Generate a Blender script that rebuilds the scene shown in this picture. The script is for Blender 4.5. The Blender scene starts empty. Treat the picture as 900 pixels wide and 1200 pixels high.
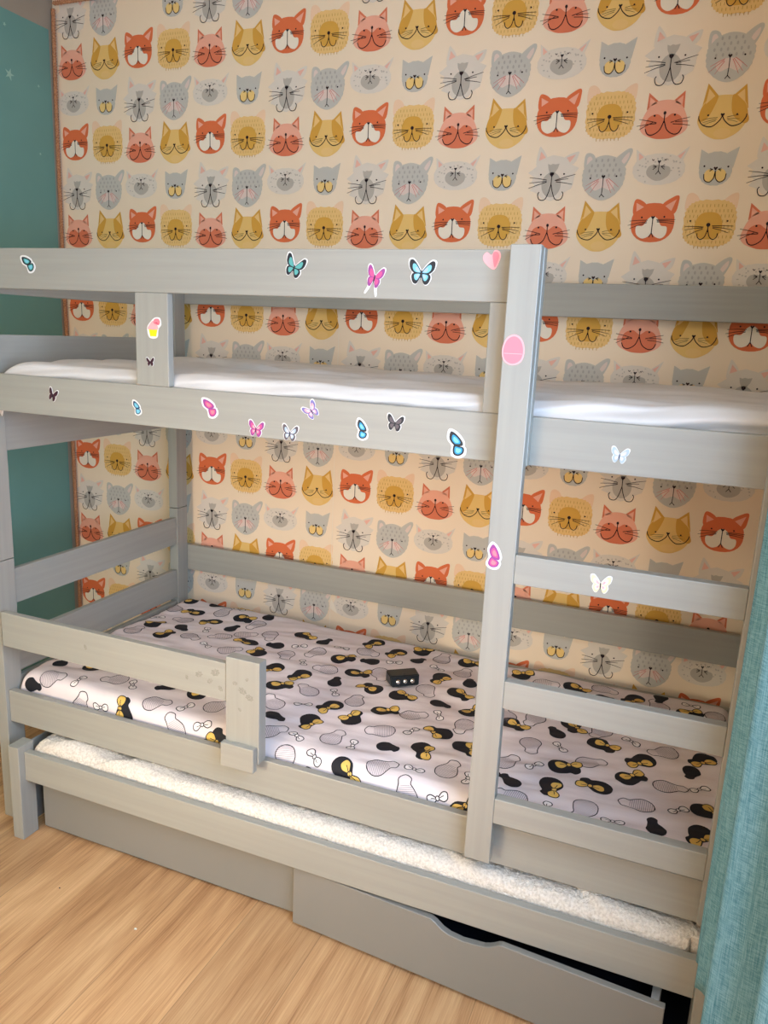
import bpy, bmesh, math, random
from mathutils import Vector, Matrix
from mathutils.geometry import tessellate_polygon
PI = math.pi
S = bpy.context.scene
C = S.collection
random.seed(7)

# ------------------------------------------------------------------ materials
def rgb(r, g, b):
    f = lambda c: (c/255/12.92) if c/255 <= .04045 else ((c/255+.055)/1.055)**2.4
    return (f(r), f(g), f(b), 1)

def newmat(name):
    m = bpy.data.materials.new(name); m.use_nodes = True
    nt = m.node_tree
    return m, nt, nt.nodes['Principled BSDF']

def N(nt, t, **kw):
    n = nt.nodes.new(t)
    for k, v in kw.items():
        if k in n.inputs: n.inputs[k].default_value = v
        else: setattr(n, k, v)
    return n

def coords(nt, scale, kind='pos'):
    mp = N(nt, 'ShaderNodeMapping'); mp.inputs['Scale'].default_value = scale
    if kind == 'pos':
        g = N(nt, 'ShaderNodeNewGeometry'); nt.links.new(g.outputs['Position'], mp.inputs['Vector'])
    else:
        g = N(nt, 'ShaderNodeTexCoord'); nt.links.new(g.outputs['Object'], mp.inputs['Vector'])
    return mp

def noisy(name, col, col2, scale=(8, 8, 8), rough=.6, bump=0, bscale=None, detail=4, lo=.35, hi=.65, bdist=.002, kind='pos', spec=.5):
    m, nt, b = newmat(name)
    mp = coords(nt, scale, kind)
    n = N(nt, 'ShaderNodeTexNoise'); n.inputs['Scale'].default_value = 1; n.inputs['Detail'].default_value = detail
    nt.links.new(mp.outputs[0], n.inputs['Vector'])
    r = N(nt, 'ShaderNodeValToRGB'); r.color_ramp.elements[0].position = lo; r.color_ramp.elements[1].position = hi
    r.color_ramp.elements[0].color = col; r.color_ramp.elements[1].color = col2
    nt.links.new(n.outputs['Fac'], r.inputs[0]); nt.links.new(r.outputs[0], b.inputs['Base Color'])
    b.inputs['Roughness'].default_value = rough
    b.inputs['Specular IOR Level'].default_value = spec
    if bump:
        n2 = n
        if bscale:
            mp2 = coords(nt, bscale, kind); n2 = N(nt, 'ShaderNodeTexNoise'); n2.inputs['Scale'].default_value = 1; n2.inputs['Detail'].default_value = 5
            nt.links.new(mp2.outputs[0], n2.inputs['Vector'])
        bp = N(nt, 'ShaderNodeBump'); bp.inputs['Strength'].default_value = bump; bp.inputs['Distance'].default_value = bdist
        nt.links.new(n2.outputs['Fac'], bp.inputs['Height']); nt.links.new(bp.outputs[0], b.inputs['Normal'])
    return m

def flat(name, col, rough=.7, metal=0, spec=.3):
    m, nt, b = newmat(name)
    b.inputs['Base Color'].default_value = col; b.inputs['Roughness'].default_value = rough
    b.inputs['Metallic'].default_value = metal; b.inputs['Specular IOR Level'].default_value = spec
    return m

PA, PB = rgb(150, 149, 141), rgb(156, 155, 146)
PAINT = {
 'x': noisy('painted wood along x', PA, PB, (2.2, 60, 60), .4, .22, (5, 420, 420), bdist=.0006),
 'y': noisy('painted wood along y', PA, PB, (60, 2.2, 60), .4, .22, (420, 5, 420), bdist=.0006),
 'z': noisy('painted wood along z', PA, PB, (60, 60, 2.2), .4, .22, (420, 420, 5), bdist=.0006)}
M = {}
M['drawer'] = noisy('painted drawer board', rgb(128, 127, 121), rgb(132, 130, 124), (3, 3, 3), .38, .1, (90, 90, 90), bdist=.0005)
M['boxwhite'] = flat('white drawer board', rgb(215, 215, 210))
M['dark'] = flat('dark drawer base and shade', rgb(30, 36, 50))
M['slat'] = noisy('pine slat', rgb(205, 175, 130), rgb(220, 190, 145), (3, 60, 60), .6)
M['teal'] = noisy('teal wall paint', rgb(98, 144, 136), rgb(104, 150, 141), (3, 3, 3), .75, .2, (60, 60, 60), bdist=.001)
M['band'] = noisy('beige wall paint and corner shade', rgb(150, 140, 124), rgb(156, 146, 130), (3, 3, 3), .8)
M['plaster'] = noisy('plain warm plaster', rgb(222, 212, 196), rgb(228, 219, 204), (3, 3, 3), .85)
M['ceil'] = noisy('white ceiling paint', rgb(228, 224, 216), rgb(234, 230, 222), (4, 4, 4), .9)
M['paper'] = noisy('cream wallpaper', rgb(241, 221, 194), rgb(236, 215, 186), (1.6, 1.6, 1.6), .7, .15, (7, 7, 7), bdist=.004)
for k, c in dict(salmon=(238, 172, 146), coral=(220, 122, 88), pink=(240, 178, 158), mustard=(214, 160, 68), gold=(232, 192, 116),
                 orange=(222, 114, 70), offw=(238, 226, 206), tan=(234, 194, 126), lion=(216, 164, 72), dash=(198, 154, 78), tanear=(240, 204, 170),
                 lgrey=(222, 211, 196), mgrey=(184, 176, 164), grey=(194, 190, 180), dgrey=(172, 168, 160), spot=(190, 181, 168), line=(44, 30, 32),
                 red=(206, 96, 88), lilac=(222, 202, 190), cream=(236, 200, 126), blush=(236, 184, 164)).items():
    M['w_'+k] = flat('wallpaper print '+k, rgb(*c), .72, 0, .2)
M['rope'] = noisy('brown rope', rgb(150, 98, 66), rgb(198, 146, 106), (200, 200, 200), .85, .5, bdist=.001)
M['sheet'] = noisy('white cotton', rgb(206, 202, 198), rgb(214, 210, 206), (5, 5, 5), .85, .25, (30, 30, 30), bdist=.003)
M['psheet'] = noisy('pale printed cotton', rgb(224, 212, 212), rgb(229, 218, 217), (5, 5, 5), .8, .3, (9, 40, 30), bdist=.004)
M['pblack'] = flat('black print', rgb(30, 30, 36), .7)
M['pgold'] = flat('gold print', rgb(226, 186, 96), .6)
M['pgrey'] = flat('hatch print', rgb(150, 140, 146), .8)
M['pwhite'] = flat('bow white print', rgb(240, 232, 228), .8)
M['under'] = flat('dark mattress end and underside', rgb(50, 54, 60), .9)
M['fleece'] = noisy('cream fleece', rgb(202, 192, 178), rgb(230, 222, 210), (160, 160, 160), .95, .9, (260, 260, 260), bdist=.004, lo=.3, hi=.6)
M['plastic'] = flat('black plastic', rgb(17, 20, 20), .35, 0, .5)
M['chrome'] = flat('silver metal', rgb(225, 225, 225), .18, 1)
M['star'] = flat('pale star film', rgb(150, 186, 172), .5)
M['winframe'] = flat('white window frame', rgb(235, 235, 232), .4)
M['skirting'] = flat('brown skirting', rgb(120, 84, 58), .5)

def curtain_mat():
    m, nt, b = newmat('teal woven curtain')
    outs = []
    for sc in ((900, 900, 22), (60, 60, 900)):
        mp = coords(nt, sc); n = N(nt, 'ShaderNodeTexNoise'); n.inputs['Scale'].default_value = 1; n.inputs['Detail'].default_value = 3
        nt.links.new(mp.outputs[0], n.inputs['Vector']); outs.append(n)
    mx = N(nt, 'ShaderNodeMath', operation='ADD'); nt.links.new(outs[0].outputs['Fac'], mx.inputs[0]); nt.links.new(outs[1].outputs['Fac'], mx.inputs[1])
    ml = N(nt, 'ShaderNodeMath', operation='MULTIPLY'); ml.inputs[1].default_value = .5; nt.links.new(mx.outputs[0], ml.inputs[0])
    r = N(nt, 'ShaderNodeValToRGB'); r.color_ramp.elements[0].position = .36; r.color_ramp.elements[1].position = .66
    r.color_ramp.elements[0].color = rgb(58, 122, 138); r.color_ramp.elements[1].color = rgb(142, 190, 204)
    nt.links.new(ml.outputs[0], r.inputs[0]); nt.links.new(r.outputs[0], b.inputs['Base Color'])
    b.inputs['Roughness'].default_value = .85
    bp = N(nt, 'ShaderNodeBump'); bp.inputs['Strength'].default_value = .5; bp.inputs['Distance'].default_value = .001
    nt.links.new(ml.outputs[0], bp.inputs['Height']); nt.links.new(bp.outputs[0], b.inputs['Normal'])
    return m
M['curtain'] = curtain_mat()

def floor_mat():
    m, nt, b = newmat('oak laminate planks')
    g = N(nt, 'ShaderNodeNewGeometry'); sp = N(nt, 'ShaderNodeSeparateXYZ'); nt.links.new(g.outputs['Position'], sp.inputs[0])
    def math_(op, a, bb=None, c=None):
        n = N(nt, 'ShaderNodeMath', operation=op)
        for i, v in enumerate((a, bb, c)):
            if v is None: continue
            if isinstance(v, (int, float)): n.inputs[i].default_value = v
            else: nt.links.new(v, n.inputs[i])
        return n.outputs[0]
    u = math_('DIVIDE', math_('SUBTRACT', sp.outputs['X'], 1.092), .2195)
    idx = math_('FLOOR', u); fr = math_('FRACT', u)
    off = math_('MULTIPLY', math_('SINE', math_('MULTIPLY', idx, 12.9898)), 4.37)
    v = math_('DIVIDE', math_('ADD', sp.outputs['Y'], off), 1.35)
    vidx = math_('FLOOR', v); vfr = math_('FRACT', v)
    # grain
    cmb = N(nt, 'ShaderNodeCombineXYZ')
    nt.links.new(math_('ADD', sp.outputs['X'], math_('MULTIPLY', idx, 3.71)), cmb.inputs[0])
    nt.links.new(math_('ADD', sp.outputs['Y'], math_('MULTIPLY', vidx, 5.3)), cmb.inputs[1])
    def noise(sx, sy, det, dist=0, rgh=.55):
        mp = N(nt, 'ShaderNodeMapping'); mp.inputs['Scale'].default_value = (sx, sy, 1); nt.links.new(cmb.outputs[0], mp.inputs[0])
        n = N(nt, 'ShaderNodeTexNoise'); n.inputs['Scale'].default_value = 1; n.inputs['Detail'].default_value = det
        n.inputs['Distortion'].default_value = dist; n.inputs['Roughness'].default_value = rgh
        nt.links.new(mp.outputs[0], n.inputs['Vector']); return n.outputs['Fac']
    big = noise(9, 1.1, 3, 1.2); mid = noise(60, 1.6, 5, .6, .6); fine = noise(330, 6, 4, 0, .6)
    t = math_('ADD', math_('MULTIPLY', big, .46), math_('ADD', math_('MULTIPLY', mid, .28), math_('MULTIPLY', fine, .36)))
    r = N(nt, 'ShaderNodeValToRGB'); e = r.color_ramp.elements
    e[0].position = .40; e[0].color = rgb(152, 106, 68); e[1].position = .68; e[1].color = rgb(222, 180, 132)
    mm = e.new(.53); mm.color = rgb(196, 150, 104)
    nt.links.new(t, r.inputs[0])
    tone = math_('ADD', .93, math_('MULTIPLY', math_('SINE', math_('ADD', math_('MULTIPLY', idx, 7.1), math_('MULTIPLY', vidx, 3.3))), .07))
    gapx = math_('MINIMUM', fr, math_('SUBTRACT', 1, fr)); gapy = math_('MINIMUM', vfr, math_('SUBTRACT', 1, vfr))
    gx = math_('SMOOTH_MIN', 1, math_('ADD', .55, math_('MULTIPLY', gapx, 60)), .02)
    gy = math_('SMOOTH_MIN', 1, math_('ADD', .55, math_('MULTIPLY', gapy, 360)), .02)
    k = math_('MULTIPLY', tone, math_('MULTIPLY', gx, gy))
    vm = N(nt, 'ShaderNodeVectorMath', operation='SCALE'); nt.links.new(r.outputs[0], vm.inputs[0]); nt.links.new(k, vm.inputs['Scale'])
    nt.links.new(vm.outputs[0], b.inputs['Base Color'])
    b.inputs['Roughness'].default_value = .42
    bp = N(nt, 'ShaderNodeBump'); bp.inputs['Strength'].default_value = .25; bp.inputs['Distance'].default_value = .0008
    nt.links.new(fine, bp.inputs['Height']); nt.links.new(bp.outputs[0], b.inputs['Normal'])
    return m
M['floor'] = floor_mat()

# ------------------------------------------------------------------ object helpers
def link(name, bm, mats, parent=None, smooth=False):
    me = bpy.data.meshes.new(name); bm.to_mesh(me); bm.free()
    o = bpy.data.objects.new(name, me); C.objects.link(o)
    for m in (mats if isinstance(mats, (list, tuple)) else [mats]): me.materials.append(m)
    if smooth:
        for p in me.polygons: p.use_smooth = True
    if parent:
        o.parent = parent; o.matrix_parent_inverse = parent.matrix_world.inverted()
    return o
def tag(o, label, cat=None, group=None, kind=None):
    if label: o['label'] = label
    if cat: o['category'] = cat
    if group: o['group'] = group
    if kind: o['kind'] = kind
    return o
def empty(name, loc, label, cat, group=None):
    o = bpy.data.objects.new(name, None); C.objects.link(o); o.location = loc
    o.matrix_world = Matrix.Translation(loc)
    return tag(o, label, cat, group)
def child_empty(name, loc, parent):
    o = bpy.data.objects.new(name, None); C.objects.link(o); o.location = loc
    o.matrix_world = Matrix.Translation(loc); o.parent = parent; o.matrix_parent_inverse = parent.matrix_world.inverted()
    return o
def box(bm, x0, x1, y0, y1, z0, z1, bev=.0, mi=0):
    vs = [bm.verts.new(p) for p in ((x0,y0,z0),(x1,y0,z0),(x1,y1,z0),(x0,y1,z0),(x0,y0,z1),(x1,y0,z1),(x1,y1,z1),(x0,y1,z1))]
    fs = [bm.faces.new([vs[i] for i in f]) for f in ((0,3,2,1),(4,5,6,7),(0,1,5,4),(1,2,6,5),(2,3,7,6),(3,0,4,7))]
    for f in fs: f.material_index = mi
    if bev:
        es = list({e for f in fs for e in f.edges})
        bmesh.ops.bevel(bm, geom=es, offset=bev, segments=2, affect='EDGES', profile=.5)
def board(name, x0, x1, y0, y1, z0, z1, parent, mat=None, bev=.002):
    bm = bmesh.new(); box(bm, x0, x1, y0, y1, z0, z1, bev)
    d = max((x1-x0, 'x'), (y1-y0, 'y'), (z1-z0, 'z'))[1]
    return link(name, bm, mat or PAINT[d], parent)

# ------------------------------------------------------------------ flat drawing kit (prints and stickers)
class Draw:
    """collects filled shapes in 2D and maps them on a surface; layers are a few tenths of a millimetre apart"""
    def __init__(s, mapf): s.bm = bmesh.new(); s.mats = []; s.map = mapf
    def mi(s, m):
        if m not in s.mats: s.mats.append(m)
        return s.mats.index(m)
    def poly(s, pts, m, layer=1):
        if len(pts) < 3: return
        a = sum(pts[i][0]*pts[(i+1) % len(pts)][1]-pts[(i+1) % len(pts)][0]*pts[i][1] for i in range(len(pts)))
        if a < 0: pts = pts[::-1]
        vs = [s.bm.verts.new(s.map(x, y, layer)) for x, y in pts]
        k = s.mi(m)
        for t in tessellate_polygon([[Vector((x, y, 0)) for x, y in pts]]):
            try:
                f = s.bm.faces.new([vs[i] for i in t]); f.material_index = k
            except ValueError: pass
    def fan(s, cx, cy, pts, m, layer=1, rings=3):
        """star-shaped fill with rings, follows a curved surface"""
        k = s.mi(m); n = len(pts)
        c = s.bm.verts.new(s.map(cx, cy, layer)); prev = None
        for r in range(1, rings+1):
            q = r/rings
            ring = [s.bm.verts.new(s.map(cx+(x-cx)*q, cy+(y-cy)*q, layer)) for x, y in pts]
            for i in range(n):
                j = (i+1) % n
                f = s.bm.faces.new((c, ring[i], ring[j]) if prev is None else (prev[i], ring[i], ring[j], prev[j])); f.material_index = k
            prev = ring
    def line(s, pts, w, m, layer=3, taper=0, closed=False):
        k = s.mi(m); n = len(pts)
        if n < 2: return
        L = []; R = []
        for i, (x, y) in enumerate(pts):
            if closed: a, b = pts[i-1], pts[(i+1) % n]
            else: a = pts[max(i-1, 0)]; b = pts[min(i+1, n-1)]
            dx, dy = b[0]-a[0], b[1]-a[1]; d = math.hypot(dx, dy) or 1
            h = w/2*(1-taper*(i/(n-1)))
            L.append(s.bm.verts.new(s.map(x-dy/d*h, y+dx/d*h, layer))); R.append(s.bm.verts.new(s.map(x+dy/d*h, y-dx/d*h, layer)))
        for i in range(n if closed else n-1):
            j = (i+1) % n
            f = s.bm.faces.new((R[i], R[j], L[j], L[i])); f.material_index = k
def ell(cx, cy, rx, ry, n=20, rot=0, jag=0, a0=0, p=2.0, rnd=None):
    out = []
    for i in range(n):
        a = 2*PI*i/n+a0
        c, s_ = math.cos(a), math.sin(a)
        x = math.copysign(abs(c)**(2/p), c)*rx; y = math.copysign(abs(s_)**(2/p), s_)*ry
        if jag: q = 1+jag*(1 if i % 2 else -1)*(.6+.4*(rnd or random).random()); x *= q; y *= q
        out.append((cx+x*math.cos(rot)-y*math.sin(rot), cy+x*math.sin(rot)+y*math.cos(rot)))
    return out
def arc(p, n=8):
    """smooth curve through points (Catmull-Rom)"""
    out = []
    q = [p[0]]+list(p)+[p[-1]]
    for i in range(1, len(q)-2):
        for k in range(n):
            t = k/n
            out.append(tuple(.5*((2*q[i][a])+(-q[i-1][a]+q[i+1][a])*t+(2*q[i-1][a]-5*q[i][a]+4*q[i+1][a]-q[i+2][a])*t*t+(-q[i-1][a]+3*q[i][a]-3*q[i+1][a]+q[i+2][a])*t**3) for a in (0, 1)))
    out.append(tuple(p[-1]))
    return out
def closed(p, n=5):
    out = []; m = len(p)
    for i in range(m):
        P = [p[(i-1) % m], p[i], p[(i+1) % m], p[(i+2) % m]]
        for k in range(n):
            t = k/n
            out.append(tuple(.5*((2*P[1][a])+(-P[0][a]+P[2][a])*t+(2*P[0][a]-5*P[1][a]+4*P[2][a]-P[3][a])*t*t+(-P[0][a]+3*P[1][a]-3*P[2][a]+P[3][a])*t**3) for a in (0, 1)))
    return out

# ------------------------------------------------------------------ wallpaper
WY = .98
def build_wallpaper():
    d = Draw(lambda x, z, l: (x, WY-.00035*l, z))
    X0, X1, Z0, Z1 = -.68, 2.2, 0, 2.80
    d.poly([(X0, Z0), (X1, Z0), (X1, Z1), (X0, Z1)], M['paper'], 0)
    w = lambda k: M['w_'+k]
    LW = .0021
    def put(ox, oz):
        def T(p): return [(ox+x, oz+z) for x, z in p]
        return lambda p: T([(x*1.06, z*1.04) for x, z in p])
    def eyes(T, e, r=.0026):
        for x, z in e: d.poly(T(ell(x, z, r, r, 8)), w('line'), 5)
    def nose(T, r=.0055, heart=True):
        d.poly(T([(-r, .002), (-r*.6, r*.9), (0, r*.5), (r*.6, r*.9), (r, .002), (0, -r)]), w('line'), 6)
    def wh(T, L, R, m='line', wd=LW):
        for a, b in L+R: d.line(T([a, ((a[0]+b[0])/2, (a[1]+b[1])/2+.001), b]), wd, w(m), 6, .4)
    def pinkcat(T):
        for s in (-1, 1):
            d.poly(T([(s*.05, .012), (s*.048, .058), (s*.016, .03)]), w('coral'), 1)
            d.poly(T([(s*.044, .02), (s*.044, .046), (s*.024, .03)]), w('salmon'), 2)
        d.poly(T(closed([(0, .037), (.032, .03), (.052, .006), (.064, -.03), (.056, -.05), (.03, -.063), (0, -.067), (-.03, -.063), (-.056, -.05), (-.064, -.03), (-.052, .006), (-.032, .03)])), w('salmon'), 2)
        d.poly(T(closed([(-.02, .0), (-.042, -.008), (-.05, -.028), (-.046, -.05), (-.026, -.064), (0, -.067), (.026, -.064), (.046, -.05), (.05, -.028), (.042, -.008), (.02, 0), (0, -.012)])), w('coral'), 3)
        d.poly(T(ell(0, .002, .004, .005, 8)), w('line'), 6)
        d.line(T([(0, .002), (0, -.024)]), LW*1.3, w('line'), 5)
        for s in (-1, 1): d.line(T(arc([(0, -.018), (s*.01, -.043), (s*.028, -.055), (s*.042, -.052), (s*.049, -.038)])), LW*1.3, w('line'), 5)
        wh(T, [((-.02, -.023), (-.068, -.012)), ((-.02, -.025), (-.073, -.03)), ((-.03, -.022), (-.066, -.04))], [((.018, -.024), (.068, -.012)), ((.03, -.023), (.066, -.023)), ((.024, -.028), (.07, -.034))])
        eyes(T, [(-.027, -.004), (.027, -.004)], .003)
    def yellow(T):
        for s in (-1, 1):
            q = .038 if s < 0 else .044
            d.poly(T([(s*(q+.019), .014), (s*(q+.008), .084 if s < 0 else .077), (s*(q-.026), .046)]), w('mustard'), 1)
            d.poly(T([(s*(q+.009), .03), (s*(q+.004), .070 if s < 0 else .064), (s*(q-.013), .050)]), w('tan'), 4)
        d.poly(T(closed([(0, .052), (.034, .048), (.055, .03), (.064, .0), (.062, -.02), (.046, -.044), (.02, -.06), (0, -.063), (-.02, -.06), (-.046, -.044), (-.062, -.02), (-.062, .0), (-.053, .03), (-.032, .048)])), w('gold'), 2)
        d.poly(T(closed([(-.016, .05), (-.036, .045), (-.054, .025), (-.062, 0), (-.06, -.014), (-.045, -.012), (-.03, .008)])), w('mustard'), 3)
        d.poly(T(closed([(.02, .05), (.038, .045), (.056, .025), (.064, 0), (.068, -.016), (.058, -.024), (.036, -.012), (.022, .01)])), w('mustard'), 3)
        d.poly(T(ell(.004, -.047, .022, .013)), w('tan'), 3)
        nose(T)
        for s in (-1, 1): d.line(T(arc([(0, -.002), (s*.008, -.016), (s*.026, -.029), (s*.048, -.024), (s*.059, -.01), (s*.061, .0)])), LW*1.3, w('line'), 5)
        wh(T, [((-.012, -.006), (-.05, -.01)), ((-.014, -.01), (-.05, -.018)), ((-.016, -.014), (-.046, -.024))], [((.012, -.006), (.042, -.002)), ((.012, -.01), (.044, -.012)), ((.014, -.013), (.04, -.02))], wd=LW*.6)
        eyes(T, [(-.037, .001), (.037, .0)])
    def orange(T):
        d.poly(T(closed([(-.056, .01), (-.056, .046), (-.044, .052), (-.022, .036), (-.03, .01)])), w('orange'), 1)
        d.poly(T(closed([(.03, .01), (.022, .036), (.05, .057), (.064, .06), (.066, .046), (.058, .012)])), w('orange'), 1)
        d.poly(T([(-.048, .018), (-.05, .042), (-.028, .03)]), w('salmon'), 3)
        d.poly(T([(.048, .018), (.059, .05), (.03, .032)]), w('salmon'), 3)
        d.poly(T(ell(0, -.014, .06, .055, 28, p=2.3)), w('orange'), 2)
        d.poly(T(closed([(0, .004), (-.014, -.004), (-.026, -.022), (-.044, -.024), (-.042, -.046), (-.026, -.058), (-.01, -.054), (0, -.044), (.012, -.054), (.028, -.058), (.04, -.046), (.04, -.026), (.024, -.022), (.014, -.004)])), w('offw'), 4)
        nose(T)
        d.line(T([(0, 0), (0, -.03), (0, -.044)]), LW*1.3, w('line'), 5)
        for s in (-1, 1): d.line(T([(0, -.042), (s*.006, -.055)]), LW*1.2, w('line'), 5)
        wh(T, [((-.014, -.007), (-.064, -.009)), ((-.016, -.011), (-.068, -.021)), ((-.016, -.014), (-.062, -.03))], [((.01, -.006), (.062, -.006)), ((.012, -.009), (.06, -.011)), ((.012, -.012), (.058, -.017))])
        eyes(T, [(-.031, .001), (.031, .002)])
    def lionc(T):
        R = random.Random(3)
        d.poly(T(closed([(-.066, .04), (-.066, .078), (-.054, .088), (-.038, .08), (-.028, .058), (-.04, .04)])), w('tanear'), 1)
        d.poly(T(closed([(.04, .04), (.03, .06), (.048, .08), (.068, .085), (.07, .06), (.064, .04)])), w('tanear'), 1)
        d.poly(T(ell(.002, .004, .069, .064, 64, jag=.025, p=3.2, rnd=R)), w('tan'), 2)
        d.poly(T(closed([(0, .035), (.022, .03), (.034, .012), (.036, -.012), (.024, -.034), (0, -.04), (-.024, -.034), (-.036, -.012), (-.034, .012), (-.022, .03)])), w('lion'), 3)
        for r in range(9):
            z = .056-r*.0142
            for k in range(13):
                x = -.062+k*.0103+(r % 2)*.005
                if abs(x)/.068 > 1 or (x*x/.036**2+(z+.002)**2/.036**2) < 1.05: continue
                if x*x/.07**2+(z-.004)**2/.066**2 > 1.15: continue
                d.line(T([(x, z), (x+R.uniform(-.001, .001), z-.008)]), .0019, w('dash'), 4)
        d.poly(T(ell(0, .0, .0055, .0055, 10)), w('line'), 6)
        d.line(T([(0, 0), (0, -.02)]), LW*1.2, w('line'), 5)
        for s in (-1, 1): d.line(T(arc([(0, -.012), (s*.006, -.032), (s*.016, -.04), (s*.025, -.034), (s*.027, -.023)])), LW*1.2, w('line'), 5)
        wh(T, [((-.012, -.006), (-.062, -.004)), ((-.014, -.008), (-.062, -.014)), ((-.014, -.011), (-.055, -.03))], [((.01, -.003), (.066, -.004)), ((.012, -.006), (.064, -.014)), ((.012, -.009), (.054, -.022))])
        eyes(T, [(-.049, .011), (.049, .01)])
    def tall(T):
        d.poly(T(closed([(-.05, .03), (-.044, .078), (-.036, .078), (-.018, .05), (-.03, .03)], 3)), w('lgrey'), 1)
        d.poly(T(closed([(.03, .03), (.034, .05), (.07, .064), (.074, .056), (.062, .03)], 3)), w('lgrey'), 1)
        d.poly(T([(-.042, .042), (-.038, .068), (-.022, .05)]), w('blush'), 3)
        d.poly(T([(.05, .034), (.066, .056), (.04, .048)]), w('blush'), 3)
        d.poly(T([(0, .057), (.03, .05), (.052, .03), (.078, .018), (.068, .004), (.066, -.022), (.06, -.04), (.038, -.052), (.028, -.066), (0, -.074), (-.026, -.066), (-.04, -.052), (-.062, -.044), (-.05, -.028), (-.06, -.018), (-.054, -.004), (-.072, .008), (-.05, .024), (-.03, .048)]), w('lgrey'), 2)
        d.poly(T(ell(0, -.028, .029, .036)), w('mgrey'), 3)
        d.poly(T([(-.014, .032), (-.006, .029), (0, .032), (.008, .03), (.02, .032), (.016, .018), (.005, .002), (-.005, .002), (-.012, .018)]), w('mgrey'), 3)
        nose(T, .0065)
        d.line(T([(0, 0), (0, -.03)]), LW*1.2, w('line'), 5)
        for s in (-1, 1): d.line(T(arc([(0, -.026), (s*.006, -.05), (s*.016, -.07), (s*.032, -.07), (s*.038, -.056), (s*.034, -.048)])), LW*1.2, w('line'), 5)
        wh(T, [((-.014, -.014), (-.066, -.006)), ((-.014, -.018), (-.066, -.022)), ((-.014, -.02), (-.068, -.037))], [((.01, -.016), (.07, .0)), ((.014, -.017), (.05, -.012)), ((.014, -.02), (.062, -.028))])
        eyes(T, [(-.033, .002), (.036, .002)])
    def stripe(T):
        R = random.Random(5)
        d.poly(T(closed([(-.056, .02), (-.058, .06), (-.046, .068), (-.03, .058), (-.026, .03)])), w('grey'), 1)
        d.poly(T(closed([(.026, .03), (.03, .05), (.06, .074), (.074, .074), (.072, .056), (.052, .02)])), w('grey'), 1)
        d.poly(T(closed([(-.05, .026), (-.051, .052), (-.042, .058), (-.034, .044), (-.04, .028)])), w('lilac'), 2)
        d.poly(T(closed([(.044, .034), (.052, .052), (.066, .066), (.066, .052), (.056, .036)])), w('lilac'), 2)
        d.poly(T([(x*(1+.03*(i % 2)), z) for i, (x, z) in enumerate(closed([(0, .06), (.036, .05), (.058, .026), (.06, .0), (.052, -.03), (.03, -.055), (0, -.066), (-.03, -.055), (-.054, -.03), (-.06, .0), (-.056, .026), (-.034, .05)], 4))]), w('grey'), 3)
        d.poly(T(closed([(0, -.004), (-.02, -.008), (-.034, -.022), (-.022, -.038), (0, -.03), (.022, -.038), (.032, -.022), (.02, -.008)])), w('lilac'), 4)
        for r in range(4):
            for k in range(6):
                x = -.042+k*.017+(r % 2)*.006; z = .046-r*.014
                if x*x/.054**2+z*z/.056**2 > 1: continue
                d.poly(T(ell(x, z, .003, .0052, 8)), w('dgrey'), 4)
        nose(T, .0058)
        d.line(T([(0, 0), (0, -.03), (-.001, -.05)]), LW*1.1, w('line'), 5)
        for s in (-1, 1): d.line(T([(-.001, -.049), (s*.007, -.057)]), LW*1.1, w('line'), 5)
        wh(T, [((-.012, -.006), (-.048, -.024)), ((-.014, -.01), (-.05, -.038)), ((-.012, -.012), (-.034, -.044))], [((.008, -.008), (.026, -.046)), ((.01, -.006), (.036, -.04)), ((.014, -.004), (.046, -.03))], 'red', LW*.75)
        eyes(T, [(-.037, -.003), (.037, .001)])
    def dotted(T):
        R = random.Random(8)
        d.poly(T([(-.062, .0), (-.066, .036), (-.04, .016), (-.035, -.005)]), w('lgrey'), 1)
        d.poly(T([(.062, .0), (.078, .04), (.046, .016), (.035, -.005)]), w('lgrey'), 1)
        d.poly(T([(-.056, .006), (-.058, .026), (-.044, .014)]), w('blush'), 3)
        d.poly(T([(.056, .006), (.068, .028), (.048, .014)]), w('blush'), 3)
        d.poly(T(ell(0, -.02, .071, .043, 40, jag=.012, p=2.2, rnd=R)), w('lgrey'), 2)
        d.poly(T(closed([(-.02, -.008), (-.032, -.02), (-.03, -.036), (-.01, -.05), (.01, -.05), (.03, -.036), (.03, -.016), (.01, -.01)])), w('mgrey'), 3)
        for k in range(34):
            a = R.random()*2*PI; q = R.uniform(.5, .93)
            x, z = math.cos(a)*.07*q, -.02+math.sin(a)*.042*q
            if abs(x) < .032 and -.05 < z < .0: continue
            d.poly(T(ell(x, z, R.uniform(.0015, .0034), R.uniform(.0015, .003), 7)), w('spot'), 4)
        nose(T, .005)
        d.line(T([(0, 0), (0, -.026)]), LW, w('line'), 5)
        for s in (-1, 1):
            d.line(T([(0, -.025), (s*.007, -.034)]), LW, w('line'), 5)
            for a, b in ((.006, -.006), (.014, -.008)), ((.006, -.013), (.014, -.012)), ((.005, -.012), (.013, -.02)): pass
            for q in ((-.008), (-.014), (-.021)): d.line(T([(s*.006, -.013), (s*.016, q)]), LW*.9, w('line'), 5)
            d.line(T(arc([(s*.014, .007), (s*.017, .004), (s*.02, .008)], 3)), LW, w('line'), 5)
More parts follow.
